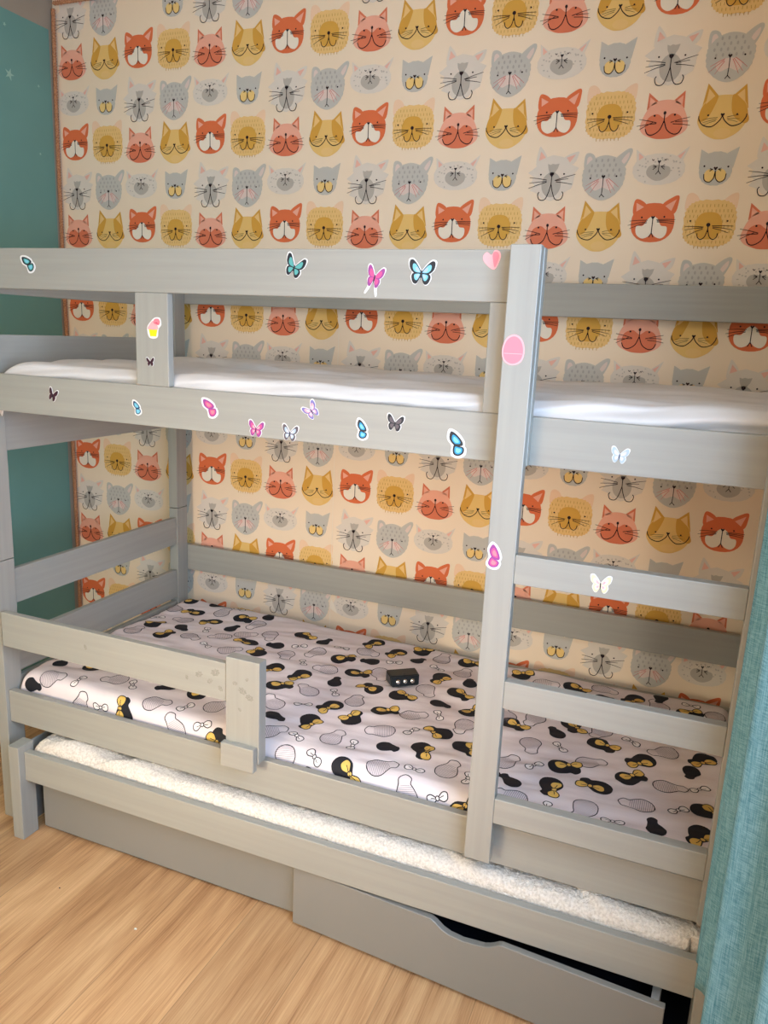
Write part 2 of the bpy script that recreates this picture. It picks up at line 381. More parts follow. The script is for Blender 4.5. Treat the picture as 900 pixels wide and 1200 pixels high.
    def small(T):
        d.poly(T([(-.044, .0), (-.043, .052), (-.016, .036)]), w('grey'), 1)
        d.poly(T([(.044, .0), (.055, .056), (.018, .036)]), w('grey'), 1)
        d.poly(T(ell(0, 0, .043, .045, 40, jag=.014, p=2.3, rnd=random.Random(2))), w('grey'), 2)
        for s in (-1, 1):
            d.poly(T(ell(s*.014, -.018, .015, .017, 14)), w('cream'), 3)
            d.line(T(arc([(0, -.006), (s*.003, -.026), (s*.013, -.036), (s*.026, -.03), (s*.029, -.014)])), LW*1.2, w('line'), 5)
            for q in (.001, -.003, -.007): d.line(T([(s*.007, -.002), (s*.015, q)]), LW*.8, w('line'), 5)
        nose(T, .0055)
        eyes(T, [(-.03, .007), (.032, .004)])
    colour = [(pinkcat, 0), (yellow, -.012), (orange, .022), (lionc, 0)]
    greys = [(dotted, .024), (small, 0), (tall, -.004), (stripe, -.014)]
    for r in range(0, 19):
        z = 2.578-.1573*(r-2)
        if z < .05: continue
        for k in range(-1, 18):
            x = -.594+.1605*k
            if x < -.64 or x > 2.12: continue
            if r % 2 == 0:
                fn, dz = colour[(k+(0 if (r//2) % 2 == 1 else 2)) % 4]
            else:
                fn, dz = greys[(k+(0 if ((r-1)//2) % 2 == 1 else 2)) % 4]
            if z+dz > 2.74: continue
            fn(put(x, z+dz))
    # a drop joint in the paper and one torn scrap near the bed
    d.line([(.602, .3), (.6, 1.0), (.603, 1.7)], .0022, M['w_offw'], 7)
    d.poly([(.60, .52), (.635, .50), (.62, .535), (.605, .56)], M['w_offw'], 7)
    return tag(link('wall_back', d.bm, d.mats), None, kind='structure')
build_wallpaper()

# ------------------------------------------------------------------ room shell
RX0, RX1, RY0, RY1, RZ = -.68, 2.2, -2.9, .98, 2.80
def slab(name, *a, mat, bev=0):
    bm = bmesh.new(); box(bm, *a, bev); return tag(link(name, bm, mat), None, kind='structure')
slab('floor', RX0-.1, RX1+.1, RY0-.1, RY1+.1, -.1, 0, mat=M['floor'])
slab('ceiling', RX0-.1, RX1+.1, RY0-.1, RY1+.1, RZ, RZ+.1, mat=M['ceil'])
bm = bmesh.new()
box(bm, RX0-.1, RX0, RY0, .953, 0, 2.687, mi=0); box(bm, RX0-.1, RX0, .953, RY1+.1, 0, 2.687, mi=1); box(bm, RX0-.1, RX0, RY0, RY1+.1, 2.687, RZ, mi=1)  # narrow strip by the rope is the corner's shadow stripe, painted in the band colour
tag(link('wall_left', bm, [M['teal'], M['band']]), None, kind='structure')
WY0, WY1, WZ0, WZ1 = -2.0, -.5, .85, 2.25     # window in the right wall
bm = bmesh.new()
box(bm, RX1, RX1+.1, RY0, WY0, 0, RZ); box(bm, RX1, RX1+.1, WY1, RY1+.1, 0, RZ)
box(bm, RX1, RX1+.1, WY0, WY1, 0, WZ0); box(bm, RX1, RX1+.1, WY0, WY1, WZ1, RZ)
tag(link('wall_right', bm, M['plaster']), None, kind='structure')
slab('wall_front', RX0-.1, RX1+.1, RY0-.1, RY0, 0, RZ, mat=M['plaster'])
slab('trim_1', RX0-.1, RX1+.1, RY1+.002, RY1+.1, 0, RZ, mat=M['plaster'])
bm = bmesh.new()
for a in ((WY0, WY0+.06, WZ0, WZ1), (WY1-.06, WY1, WZ0, WZ1), (WY0, WY1, WZ0, WZ0+.06), (WY0, WY1, WZ1-.06, WZ1), ((WY0+WY1)/2-.03, (WY0+WY1)/2+.03, WZ0, WZ1)):
    box(bm, RX1+.03, RX1+.08, a[0], a[1], a[2], a[3], .004)
tag(link('window_1', bm, M['winframe']), None, kind='structure')
slab('baseboard_left', RX0, RX0+.014, RY0, RY1, 0, .06, mat=M['skirting'], bev=.002)
slab('baseboard_right', RX1-.014, RX1, RY0, RY1-.02, 0, .06, mat=M['skirting'], bev=.002)

# rope trims
def rope(name, pts, r, label):
    bm = bmesh.new()
    P = [Vector(p) for p in pts]
    seg = []
    step = .006
    for a, b in zip(P[:-1], P[1:]):
        n = max(1, int((b-a).length/step))
        for i in range(n): seg.append(a.lerp(b, i/n))
    seg.append(P[-1])
    for s in range(3):
        prev = None; L = 0
        for i, p in enumerate(seg):
            t = (seg[min(i+1, len(seg)-1)]-seg[max(i-1, 0)]).normalized()
            u = t.cross(Vector((0, 1, 0))).normalized(); v = t.cross(u)
            if i: L += (seg[i]-seg[i-1]).length
            a = L/.030*2*PI+s*2*PI/3
            c = p+(u*math.cos(a)+v*math.sin(a))*r*.5
            ring = [bm.verts.new(c+(u*math.cos(k*PI/3)+v*math.sin(k*PI/3))*r*.55) for k in range(6)]
            if prev:
                for k in range(6): bm.faces.new((prev[k], prev[(k+1) % 6], ring[(k+1) % 6], ring[k]))
            prev = ring
    o = link(name, bm, M['rope'], None, True)
    return tag(o, label, 'rope trim')
rope('rope_trim', [(-.668, .966, .02), (-.661, .966, .43), (-.661, .966, .6), (-.662, .966, 1.06), (-.670, .966, 1.53), (-.672, .966, 1.7), (-.672, .966, 1.89), (-.672, .966, 2.3), (-.668, .966, 2.6), (-.664, .966, 2.762)], .0085,
     'vertical brown rope edging in the corner between teal wall and cat wallpaper')
rope('rope_trim', [(-.66, .966, 2.782), (2.18, .966, 2.786)], .0085, 'horizontal brown rope edging along the top of the cat wallpaper')

# stars on the teal wall
def star(y, z, r, label, group=None):
    bm = bmesh.new()
    vs = [(RX0+.0012, y+(r if i % 2 == 0 else r*.36)*math.sin(i*PI/5+.3), z+(r if i % 2 == 0 else r*.36)*math.cos(i*PI/5+.3)) for i in range(10)]
    f = bm.faces.new([bm.verts.new(v) for v in vs])
    e = bmesh.ops.extrude_face_region(bm, geom=[f]); bmesh.ops.translate(bm, verts=[v for v in e['geom'] if isinstance(v, bmesh.types.BMVert)], vec=(-.0012, 0, 0))
    bmesh.ops.recalc_face_normals(bm, faces=bm.faces[:])
    return tag(link('star_sticker', bm, M['star']), label, 'star sticker', group)
star(.749, 2.469, .022, 'largest pale star stuck high on the teal wall, left of the wallpaper')
star(.739, 2.634, .008, 'tiny pale star at the top left of the teal wall, above the large star')
star(.888, 2.467, .007, 'tiny pale star on the teal wall between the large star and the rope edging')
star(.88, 2.22, .006, 'tiny pale star on the teal wall below the large star')

# ------------------------------------------------------------------ bunk bed
bed = empty('bunk_bed', (1.0, .45, 0), 'grey painted wooden bunk bed with a ladder, guard rails and butterfly stickers', 'bunk bed')
XL, XR = -.039, 2.088       # inner faces of end posts
for (x0, x1) in ((-.079, XL), (XR, XR+.04)):
    for (y0, y1) in ((-.012, .053), (.865, .930)):
        board('post', x0, x1, y0, y1, 0, .864, bed); board('post', x0, x1, y0, y1, .866, 1.762 if y0 < 0 else 1.775, bed)
# front, upper bunk
board('side_rail', XL, XR, 0, .022, 1.324, 1.4292, bed)
gr = child_empty('guard_rail', (.7, .01, 1.43), bed)
board('top_rail', XL, 1.4685, 0, .022, 1.6628, 1.7692, gr)
board('stile', .4893, .5911, 0.0004, .0224, 1.4294, 1.6626, gr)
board('stile', 1.42, 1.4685, 0.0004, .0224, 1.4294, 1.6626, gr)
# rear, upper bunk
board('back_rail', -.079, 2.128, .931, .953, 1.6667, 1.7705, bed)
board('back_rail', -.079, 2.128, .931, .953, 1.324, 1.4292, bed)
# lower bunk
board('side_rail', XL, XR, 0, .022, .3391, .4454, bed)
board('back_rail', -.079, 2.128, .931, .953, .5935, .7007, bed)
board('back_rail', -.079, 2.128, .931, .953, .3391, .4454, bed)
# end boards
for xe in (-.064, 2.093):
    for z0, z1 in ((.7161, .8279), (.4901, .6084), (1.1967, 1.5358), (1.651, 1.762)):
        board('end_rail', xe, xe+.02, .0535, .8645, z0, z1, bed)
    for z0, z1 in ((.368, .4745),):
        board('end_rail', xe, xe+.02, .0535, .8645, z0, z1, bed)
# slats
for zz in (1.335, .355):
    bm = bmesh.new()
    for i in range(14): box(bm, .03+i*.145, .11+i*.145, .024, .929, zz, zz+.018, .002)
    link('slat_base', bm, M['slat'], bed)
# lower safety rail
sr = child_empty('safety_rail', (.4, -.03, .5), bed)
board('rail', -.012, .7845, -.034, -.014, .612, .7205, sr)
def slanted(name, x0, x1, y0, y1, za0, za1, zb0, zb1, parent, mat):
    bm = bmesh.new(); box(bm, 0, 1, y0, y1, 0, 1)
    for v in bm.verts:
        x, z = v.co.x, v.co.z
        v.co.x = x0+(x1-x0)*x
        v.co.z = (za0 if z < .5 else za1)*(1-x)+(zb0 if z < .5 else zb1)*x
    bmesh.ops.bevel(bm, geom=bm.edges[:], offset=.0025, segments=2, affect='EDGES', profile=.5)
    return link(name, bm, mat, parent)
board('upright', .786, .889, -.037, -.001, .452, .742, sr)
board('hook_block', .782, .884, -.0565, -.0372, .434, .503, sr)
R9 = random.Random(21)
RES = noisy('worn sticker residue', rgb(128, 128, 118), rgb(152, 150, 140), (300, 300, 300), .8)
for (x, z, q) in ((.70, .672, .012), (.735, .66, .010), (.752, .688, .014), (.768, .645, .009), (.815, .672, .008), (.838, .655, .013), (.86, .640, .012), (.852, .69, .006), (.83, .60, .006), (.66, .655, .007), (.31, .672, .008)):
    bm = bmesh.new(); yy = -.0373 if x > .787 else -.0343
    bm.faces.new([bm.verts.new((x+a, yy, z+b)) for a, b in ell(0, 0, q, q*.7, 14, R9.uniform(0, 3), jag=.16, rnd=R9)])
    link('sticker_residue', bm, RES, sr)
# ladder
lad = child_empty('ladder', (1.76, -.04, .37), bed)
board('stringer', 1.4687, 1.5313, -.055, -.027, .374, 1.7735, lad)
board('backing_strip', 1.4725, 1.5333, -.0265, -.0005, 1.325, 1.771, lad)
board('stringer', 1.9921, 2.0547, -.055, -.027, .374, 1.7735, lad)
for z0, z1 in ((1.0706, 1.1364), (.7754, .8423), (.4834, .5474)):
    board('rung', 1.5315, 1.9919, -.0548, -.0272, z0, z1, lad)

# ------------------------------------------------------------------ stickers (parts of the bed)
SC = {k: flat('sticker '+k, rgb(*c), .4) for k, c in dict(white=(226, 226, 224), teal=(88, 164, 160), dark=(34, 40, 48), pink=(222, 84, 138), lpink=(240, 170, 172), mauve=(150, 70, 140),
     sky=(120, 192, 214), blue=(40, 150, 200), navy=(28, 62, 96), grey=(92, 84, 90), brown=(64, 34, 44), pale=(168, 188, 206), violet=(120, 116, 176), yellow=(246, 220, 30), cream=(232, 212, 168), rose=(240, 130, 142), red=(214, 70, 100), lilac=(206, 204, 232)).items()}
def sticker(name, px, pz, size, rot, parts, label, py=0., parent=None):
    """parts: list of (colour, polygon) in units; the first is the white die-cut outline"""
    c, s = math.cos(rot), math.sin(rot)
    def mp(x, z, l): return (px+size*(x*c-z*s), py-.0004-.00025*l, pz+size*(x*s+z*c))
    d = Draw(mp)
    col, out = parts[0]
    d.poly(out, SC[col], 1)
    n = len(out); k = d.mi(SC[col])
    f = [d.bm.verts.new(mp(x, z, 1)) for x, z in out]; b = [d.bm.verts.new((lambda p: (p[0], py+.0001, p[2]))(mp(x, z, 0))) for x, z in out]
    for i in range(n): d.bm.faces.new((f[i], f[(i+1) % n], b[(i+1) % n], b[i])).material_index = k
    for l, (col, pl) in enumerate(parts[1:]): d.poly(pl, SC[col], 2+.2*l)
    o = link(name, d.bm, d.mats, parent or bed); tag(o, label); return o
def grow(p, e):
    cx = sum(a for a, _ in p)/len(p); cz = sum(b for _, b in p)/len(p)
    out = []; n = len(p)
    ar = sum(p[i][0]*p[(i+1) % n][1]-p[(i+1) % n][0]*p[i][1] for i in range(n)); sg = 1 if ar > 0 else -1
    for i in range(n):
        a, b = p[i-1], p[(i+1) % n]; dx, dz = b[0]-a[0], b[1]-a[1]; L = math.hypot(dx, dz) or 1
        out.append((p[i][0]+sg*dz/L*e, p[i][1]-sg*dx/L*e))
    return out
def butterfly(main, edge, inner=None, wide=1., tails=False, up=0.):
    U = lambda s: closed([(0, .02), (s*.16*wide, .26), (s*.36*wide, .46+up), (s*.5*wide, .42+up), (s*.48*wide, .16), (s*.3*wide, -.02), (s*.02, -.04)], 4)
    L = lambda s: closed([(0, .0), (s*.3*wide, -.02), (s*.38*wide, -.16), (s*.3*wide, -.38), (s*.16*wide, -.42), (s*.05, -.22)], 4)
    half = [(0, -.2), (.05, -.24), (.16*wide, -.44), (.3*wide, -.42), (.42*wide, -.18), (.38*wide, -.0), (.5*wide, .14), (.56*wide, .46+up), (.36*wide, .52+up), (.14*wide, .3), (0, .12)]
    if tails: half[2:4] = [(.12*wide, -.44), (.3*wide, -.78), (.4*wide, -.74), (.3*wide, -.42)]
    full = half+[(-x, z) for x, z in half[-2:0:-1]]
    P = [('white', closed(full, 3))]
    sh = lambda p, q: [((x-sum(a for a, _ in p)/len(p))*q+sum(a for a, _ in p)/len(p), (z-sum(b for _, b in p)/len(p))*q+sum(b for _, b in p)/len(p)) for x, z in p]
    for s in (-1, 1):
        P += [(edge, U(s)), (edge, L(s))]
    for s in (-1, 1):
        P += [(main, [(x*.82, z*.80) for x, z in sh(U(s), .78)]), (main, [(x*.85, z*.8) for x, z in sh(L(s), .7)])]
    if inner:
        for s in (-1, 1): P += [(inner, [(x*.6, z*.6) for x, z in sh(U(s), .6)]), (inner, [(x*.7, z*.7) for x, z in sh(L(s), .5)])]
    P.append(('dark', ell(0, -.06, .03, .2, 10)))
    return P
def folded(main, edge, inner=None):
    up = closed([(-.02, -.02), (-.2, .22), (-.14, .52), (.1, .4), (.34, .12), (.34, -.04), (.12, -.06)], 4)
    lo = closed([(-.02, -.04), (.2, -.06), (.4, -.12), (.38, -.34), (.16, -.46), (-.04, -.36)], 4)
    out = closed([(-.12, -.06), (-.3, .22), (-.22, .62), (.14, .5), (.42, .16), (.44, -.06), (.5, -.16), (.46, -.42), (.16, -.56), (-.14, -.42)], 4)
    q = lambda p, k: [((x-sum(a for a, _ in p)/len(p))*k+sum(a for a, _ in p)/len(p), (z-sum(b for _, b in p)/len(p))*k+sum(b for _, b in p)/len(p)) for x, z in p]
    P = [('white', out), (edge, up), (edge, lo), (main, q(up, .62)), (main, q(lo, .7))]
    if inner: P += [(inner, q(up, .4)), (inner, q(lo, .45))]
    return P
B = 'butterfly_sticker'
sticker(B, .135, 1.726, .048, .5, folded('teal', 'dark', 'sky'), 'teal and black folded butterfly sticker at the far left of the top rail')
sticker(B, .950, 1.728, .05, -.35, butterfly('teal', 'dark', up=.05), 'green and black butterfly sticker on the top rail')
sticker(B, 1.153, 1.709, .05, -.25, butterfly('pink', 'mauve', wide=.8, tails=True), 'pink long-tailed butterfly sticker on the top rail')
sticker(B, 1.263, 1.72, .056, -.08, butterfly('sky', 'dark', 'pale', wide=1.05), 'pale blue and black butterfly sticker on the top rail')
sticker('heart_sticker', 1.419, 1.748, .04, .25, [('lpink', closed([(0, -.5), (.42, -.05), (.46, .3), (.22, .46), (0, .26), (-.22, .46), (-.46, .3), (-.42, -.05)], 4)), ('rose', closed([(.05, -.4), (.34, -.02), (.38, .26), (.2, .38), (.05, .2)], 4))], 'pink heart sticker at the right end of the top rail')
sticker('cupcake_sticker', .547, 1.578, .052, .0, [('white', closed([(-.26, -.5), (.2, -.5), (.3, -.08), (.46, .12), (.4, .44), (.1, .46), (-.12, .3), (-.38, -.02)], 4)),
    ('yellow', [(-.28, -.1), (.24, -.1), (.16, -.44), (-.2, -.44)]), ('lpink', closed([(-.32, -.1), (.26, -.1), (.2, .14), (-.02, .3), (-.24, .1)], 4)), ('rose', closed([(.0, .2), (.3, .1), (.4, .26), (.3, .4), (.08, .38)], 4)), ('red', [(.04, .2), (.36, .14), (.2, .24)])], 'pink and yellow cupcake sticker on the left upright')
sticker(B, .535, 1.490, .024, .05, butterfly('brown', 'brown'), 'small dark brown butterfly sticker on the left upright below the cupcake')
sticker(B, .202, 1.382, .038, -.35, butterfly('brown', 'brown', wide=.8), 'dark brown butterfly sticker at the left of the upper side rail')
sticker(B, .485, 1.368, .036, .1, folded('sky', 'navy'), 'light blue folded butterfly sticker on the upper side rail')
sticker(B, .712, 1.384, .05, .35, folded('pink', 'mauve', 'rose'), 'bright pink folded butterfly sticker on the upper side rail')
sticker(B, .851, 1.344, .042, -.1, butterfly('pink', 'mauve', 'lpink'), 'pink and purple open butterfly sticker on the upper side rail')
sticker(B, .946, 1.342, .042, -.1, butterfly('pale', 'grey', 'lilac'), 'pale grey blue butterfly sticker on the upper side rail')
sticker(B, 1.003, 1.401, .042, .7, butterfly('lpink', 'violet', 'lilac', wide=.9), 'violet and pink tilted butterfly sticker near the top of the upper side rail')
sticker(B, 1.132, 1.367, .044, -.1, folded('blue', 'dark', 'sky'), 'blue and black folded butterfly sticker on the upper side rail')
sticker(B, 1.218, 1.389, .040, -.12, butterfly('grey', 'dark'), 'grey and black butterfly sticker on the upper side rail')
sticker(B, 1.362, 1.354, .056, .05, folded('blue', 'dark', 'sky'), 'large bright blue folded butterfly sticker at the right end of the guard side')
sticker(B, 1.718, 1.364, .034, -.1, butterfly('lilac', 'pale', 'white'), 'white butterfly sticker on the upper side rail right of the ladder post')
sticker('egg_sticker', 1.491, 1.567, .062, .0, [('lpink', closed([(0, -.5), (.3, -.36), (.38, 0), (.26, .36), (0, .5), (-.26, .36), (-.38, 0), (-.3, -.36)], 4)), ('rose', closed([(0, -.45), (.26, -.32), (.33, 0), (.22, .32), (0, .44), (-.22, .32), (-.33, 0), (-.26, -.32)], 4)), ('lpink', [(-.3, -.13), (.3, -.13), (.3, -.11), (-.3, -.11)])], 'pink egg-shaped sticker on the ladder post', -.055, lad)
sticker(B, 1.480, 1.126, .05, -.3, folded('pink', 'mauve', 'rose'), 'pink folded butterfly sticker on the edge of the ladder post', -.055, lad)
sticker(B, 1.714, 1.1, .04, .0, butterfly('white', 'cream', 'lpink'), 'cream butterfly sticker on the top rung', -.0548, lad)

# ------------------------------------------------------------------ trundle bed with drawers
tr = empty('trundle_bed', (1.04, .35, 0), 'low grey trundle bed with two storage drawers under the bunk bed', 'trundle bed')
for x0 in (.0368, 2.0065):
    for y0 in (-.0838, .80): board('post', x0, x0+.0405, y0, y0+.060, 0, .315, tr)
board('side_rail', .0775, 2.0063, -.0624, -.040, .1965, .2927, tr)
board('back_rail', .0775, 2.0063, .82, .84, .1965, .2927, tr)
for x0 in (.0368, 2.0435):
    board('end_rail', x0, x0+.0035, -.0236, .7998, .1965, .2927, tr)
    board('light_block_panel', x0, x0+.0035, -.0236, .7998, .012, .196, tr, M['drawer'], .0008)  # unseen panels added to keep light out from under the bed
bm = bmesh.new()
for i in range(13): box(bm, .10+i*.145, .18+i*.145, -.0396, .8196, .215, .23, .002)
link('slat_base', bm, M['slat'], tr)
board('under_shade_board', .085, 2.04, .0, .79, .001, .006, tr, M['dark'], 0)  # added dark navy sheet, stands in for the shade under the bed
def drawer(loc, rz, W, Hh, notch, parent):
    e = child_empty('drawer', loc, parent)
    e.rotation_euler = (0, 0, rz)
    bpy.context.view_layer.update()
    Mx = e.matrix_world.copy()
    def put(name, bm, m):
        me = bpy.data.meshes.new(name); bm.to_mesh(me); bm.free(); me.materials.append(m)
        o = bpy.data.objects.new(name, me); C.objects.link(o); o.parent = e
        return o
    # front with a handle cut-out
    pts = [(0, 0), (W, 0), (W, Hh)]
    if notch:
        a, b = notch
        pts += [(b+.012, Hh), (b+.004, Hh-.003), (b-.006, Hh-.010), (b-.016, Hh-.016), (b-.03, Hh-.022), ((a+b)/2, Hh-.029), (a+.05, Hh-.026), (a+.03, Hh-.019), (a+.012, Hh-.006), (a, Hh)]
    pts += [(0, Hh)]
    bm = bmesh.new()
    f = bm.faces.new([bm.verts.new((x, 0, z)) for x, z in pts])
    r = bmesh.ops.extrude_face_region(bm, geom=[f])
    bmesh.ops.translate(bm, verts=[v for v in r['geom'] if isinstance(v, bmesh.types.BMVert)], vec=(0, .018, 0))
    bmesh.ops.recalc_face_normals(bm, faces=bm.faces[:])
    es = [ed for ed in bm.edges if abs(ed.verts[0].co.y-ed.verts[1].co.y) < 1e-6]
    bmesh.ops.bevel(bm, geom=es, offset=.0015, segments=1, affect='EDGES')
    put('drawer_front', bm, M['drawer'])
    for x0 in (.012, W-.028):
        bm = bmesh.new(); box(bm, x0-.004, x0+.014, .019, .62, .018, .140, .001); put('drawer_side', bm, M['boxwhite'])
    bm = bmesh.new(); box(bm, .026, W-.029, .606, .62, .018, .118, .001); put('drawer_back', bm, M['boxwhite'])
    bm = bmesh.new(); box(bm, .026, W-.029, .019, .605, .018, .026); put('drawer_base', bm, M['dark'])
drawer((.092, -.012, .012), 0, .90, .178, None, tr)
drawer((1.005, -.0452, .012), math.atan2(-.044, .673), .948, .176, (.398, .566), tr)

# ------------------------------------------------------------------ soft helpers
def fr(x): return x-math.floor(x)
def hsh(i, j, k=0): return fr(math.sin(i*127.1+j*311.7+k*74.7)*43758.5453)
def vnoise(x, y, k=0):
    i, j = math.floor(x), math.floor(y); u, v = x-i, y-j
    u = u*u*(3-2*u); v = v*v*(3-2*v)
    return (hsh(i, j, k)*(1-u)+hsh(i+1, j, k)*u)*(1-v)+(hsh(i, j+1, k)*(1-u)+hsh(i+1, j+1, k)*u)*v
def smooth(a, b, x):
    t = max(0, min(1, (x-a)/(b-a))); return t*t*(3-2*t)

# lower mattress in a printed sheet --------------------------------
MX0, MX1, MY0, MY1, MZ0 = -.030, 2.072, .034, .905, .374
RC = .038
def mtop(x, y):
    z = .474+.024*(1-smooth(.25, 1.0, x))*(1-smooth(.3, .8, y))+.010*smooth(.6, .9, y)*(1-smooth(.3, 1.4, x))
    f = 1 if y > .05 else .6
    z += f*.0045*(vnoise(x*3.1+y*2, y*15+x*3.5, 1)-.5)*2*smooth(1.9, 1.2, x)
    z += f*.0035*(vnoise(x*9+y*5, y*26-x*6, 2)-.5)*2+f*.0016*(vnoise(x*5+y*22, y*60-x*20, 12)-.5)*2
    return z
def msurf(x, v, lift=0):
    """x along the bed, v = distance across measured along the cloth; v < 0 goes round the front edge"""
    zt = mtop(x, max(v, 0)+MY0+RC)
    e = min(x-MX0, MX1-x); dz = 0
    if e < RC: dz = RC-math.sqrt(max(0, RC*RC-(RC-max(e, 0))**2))
    zt -= dz
    if v >= 0:
        y = MY0+RC+v
        b = MY1-y
        if b < RC: zt -= RC-math.sqrt(max(0, RC*RC-(RC-max(b, 0))**2))
        return Vector((x, y, zt+lift))
    q = RC*PI/2
    if -v < q:
        a = -v/RC; return Vector((x, MY0+RC-math.sin(a)*(RC+lift), zt-RC+math.cos(a)*(RC+lift)))
    return Vector((x, MY0-lift, zt-RC-(-v-q)))
bm = bmesh.new()
nx, vs0, vs1 = 230, -.094, MY1-MY0-RC
nv = 108
grid = []
for i in range(nx+1):
    x = MX0+(MX1-MX0)*i/nx
    col = []
    for j in range(nv+1):
        v = vs0+(vs1-vs0)*j/nv
        col.append(bm.verts.new(msurf(x, v)))
    grid.append(col)
for i in range(nx):
    for j in range(nv): bm.faces.new((grid[i][j], grid[i+1][j], grid[i+1][j+1], grid[i][j+1]))
# end and back skirts, underside
def skirt(vs, z, mi=0):
    lo = [bm.verts.new((v.co.x, v.co.y, z)) for v in vs]
    for k in range(len(vs)-1): bm.faces.new((vs[k], vs[k+1], lo[k+1], lo[k])).material_index = mi
    return lo
skirt([grid[0][j] for j in range(nv+1)], MZ0, 1); skirt([grid[nx][j] for j in range(nv+1)], MZ0); skirt([grid[i][nv] for i in range(nx+1)], MZ0); skirt([grid[i][0] for i in range(nx+1)], MZ0)  # left end skirt takes the same dark grey as the underside
f = bm.faces.new([bm.verts.new(p) for p in ((MX0, MY0, MZ0), (MX1, MY0, MZ0), (MX1, MY1, MZ0), (MX0, MY1, MZ0))]); f.material_index = 1
lm = empty('mattress', (1.0, .45, MZ0), 'lower bunk mattress under a white sheet printed with black, gold and hatched shapes', 'mattress')
link('fitted_sheet', bm, [M['psheet'], M['under']], lm, True)
# the print on the sheet: plain pebbles, hatched blobs and bows
PR = [(0.457,0.604,'K'),(0.603,0.759,'K'),(0.553,0.634,'k'),(0.633,0.667,'b'),(0.695,0.743,'k'),(0.776,0.722,'b'),(0.859,0.825,'K'),(0.408,0.662,'o'),(0.54,0.541,'K'),(0.628,0.576,'o'),(0.709,0.646,'o'),(0.814,0.643,'K'),(0.87,0.736,'o'),(0.963,0.783,'K'),(1.045,0.845,'K'),(0.911,0.665,'k'),(0.991,0.691,'b'),(1.057,0.755,'k'),(1.125,0.818,'o'),(1.222,0.825,'K'),(1.136,0.728,'b'),(0.71,0.547,'b'),(0.803,0.54,'o'),(0.645,0.457,'K'),(0.749,0.456,'K'),(0.869,0.474,'k'),(0.902,0.568,'K'),(0.976,0.597,'o'),(1.17,0.653,'K'),(1.226,0.737,'o'),(1.27,0.664,'k'),(0.731,0.344,'K'),(0.823,0.371,'o'),(0.9,0.403,'b'),(0.997,0.483,'K'),(1.157,0.55,'o'),(1.102,0.468,'K'),(1.26,0.567,'K'),(1.226,0.483,'k'),(0.77,0.248,'o'),(0.856,0.276,'b'),(0.932,0.311,'K'),(0.983,0.381,'o'),(1.175,0.375,'o'),(1.247,0.408,'b'),(0.816,0.174,'k'),(0.915,0.2,'K'),(1.023,0.272,'K'),(1.089,0.356,'K'),(1.208,0.277,'b'),(1.127,0.244,'o'),(1.282,0.31,'K'),(1.333,0.376,'o'),(1.328,0.475,'K'),(0.851,0.097,'o'),(0.929,0.101,'b'),(1.02,0.145,'o'),(1.085,0.137,'b'),(1.176,0.17,'k'),(1.267,0.196,'K'),(1.372,0.261,'K'),(1.014,0.042,'b'),(1.105,0.025,'K'),(1.197,0.074,'o'),(1.282,0.095,'b'),(1.363,0.135,'o'),(1.422,0.117,'b'),(0.93,0.017,'o'),(1.013,-0.026,'k'),(1.284,0.014,'o'),(1.368,0.026,'b'),(1.438,0.009,'K'),(0.032,0.873,'K'),(0.018,0.762,'o'),(0.114,0.768,'K'),(0.125,0.675,'o'),(0.229,0.715,'K'),(0.064,0.581,'K'),(0.174,0.599,'k'),(0.263,0.627,'b'),(0.048,0.486,'o'),(0.162,0.508,'K'),(0.259,0.535,'o'),(0.332,0.693,'k'),(0.316,0.792,'K'),(0.346,0.598,'o'),(0.351,0.499,'b'),(0.443,0.503,'o'),(0.15,0.905,'k'),(0.254,0.886,'b'),(0.213,0.811,'o'),(0.395,0.763,'o'),(0.399,0.853,'k'),(0.494,0.696,'o'),(0.018,0.657,'b'),(0.043,0.14,'k'),(0.157,0.166,'K'),(0.089,0.049,'o'),(0.183,0.067,'b'),(0.277,0.124,'o'),(0.347,0.117,'b'),(0.445,0.156,'k'),(0.547,0.177,'K'),(0.22,-0.011,'o'),(0.296,0.006,'b'),(0.384,0.009,'K'),(0.473,0.069,'o'),(0.564,0.09,'b'),(0.567,0.013,'o'),(0.653,0.043,'b'),(0.641,0.136,'o'),(0.73,0.009,'K'),(0.027,0.012,'k'),(0.383,0.229,'o'),(-0.01,0.188,'o'),(0.669,-0.03,'k'),(1.413,0.821,'K'),(1.495,0.789,'o'),(1.591,0.801,'K'),(1.681,0.834,'o'),(1.689,0.763,'k'),(1.776,0.805,'K'),(1.857,0.847,'k'),(1.855,0.788,'o'),(1.951,0.837,'b'),(1.947,0.776,'K'),(2.021,0.789,'o'),(1.46,0.454,'K'),(1.514,0.513,'o'),(1.623,0.528,'K'),(1.589,0.463,'k'),(1.707,0.53,'o'),(1.717,0.448,'K'),(1.796,0.509,'b'),(1.535,0.36,'o'),(1.613,0.383,'b'),(1.886,0.487,'o'),(1.987,0.497,'K'),(1.831,0.414,'K'),(1.703,0.34,'o'),(1.566,0.256,'b'),(1.639,0.283,'K'),(1.959,0.414,'k'),(1.525,0.155,'k'),(1.624,0.176,'K'),(1.735,0.233,'K'),(1.811,0.309,'K'),(1.907,0.312,'o'),(1.981,0.335,'b'),(1.545,0.087,'o'),(1.632,0.078,'b'),(1.718,0.112,'o'),(1.84,0.191,'o'),(1.933,0.213,'b'),(1.999,0.234,'K'),(1.789,0.093,'b'),(1.885,0.113,'k'),(1.983,0.129,'K'),(1.493,0.244,'o')]
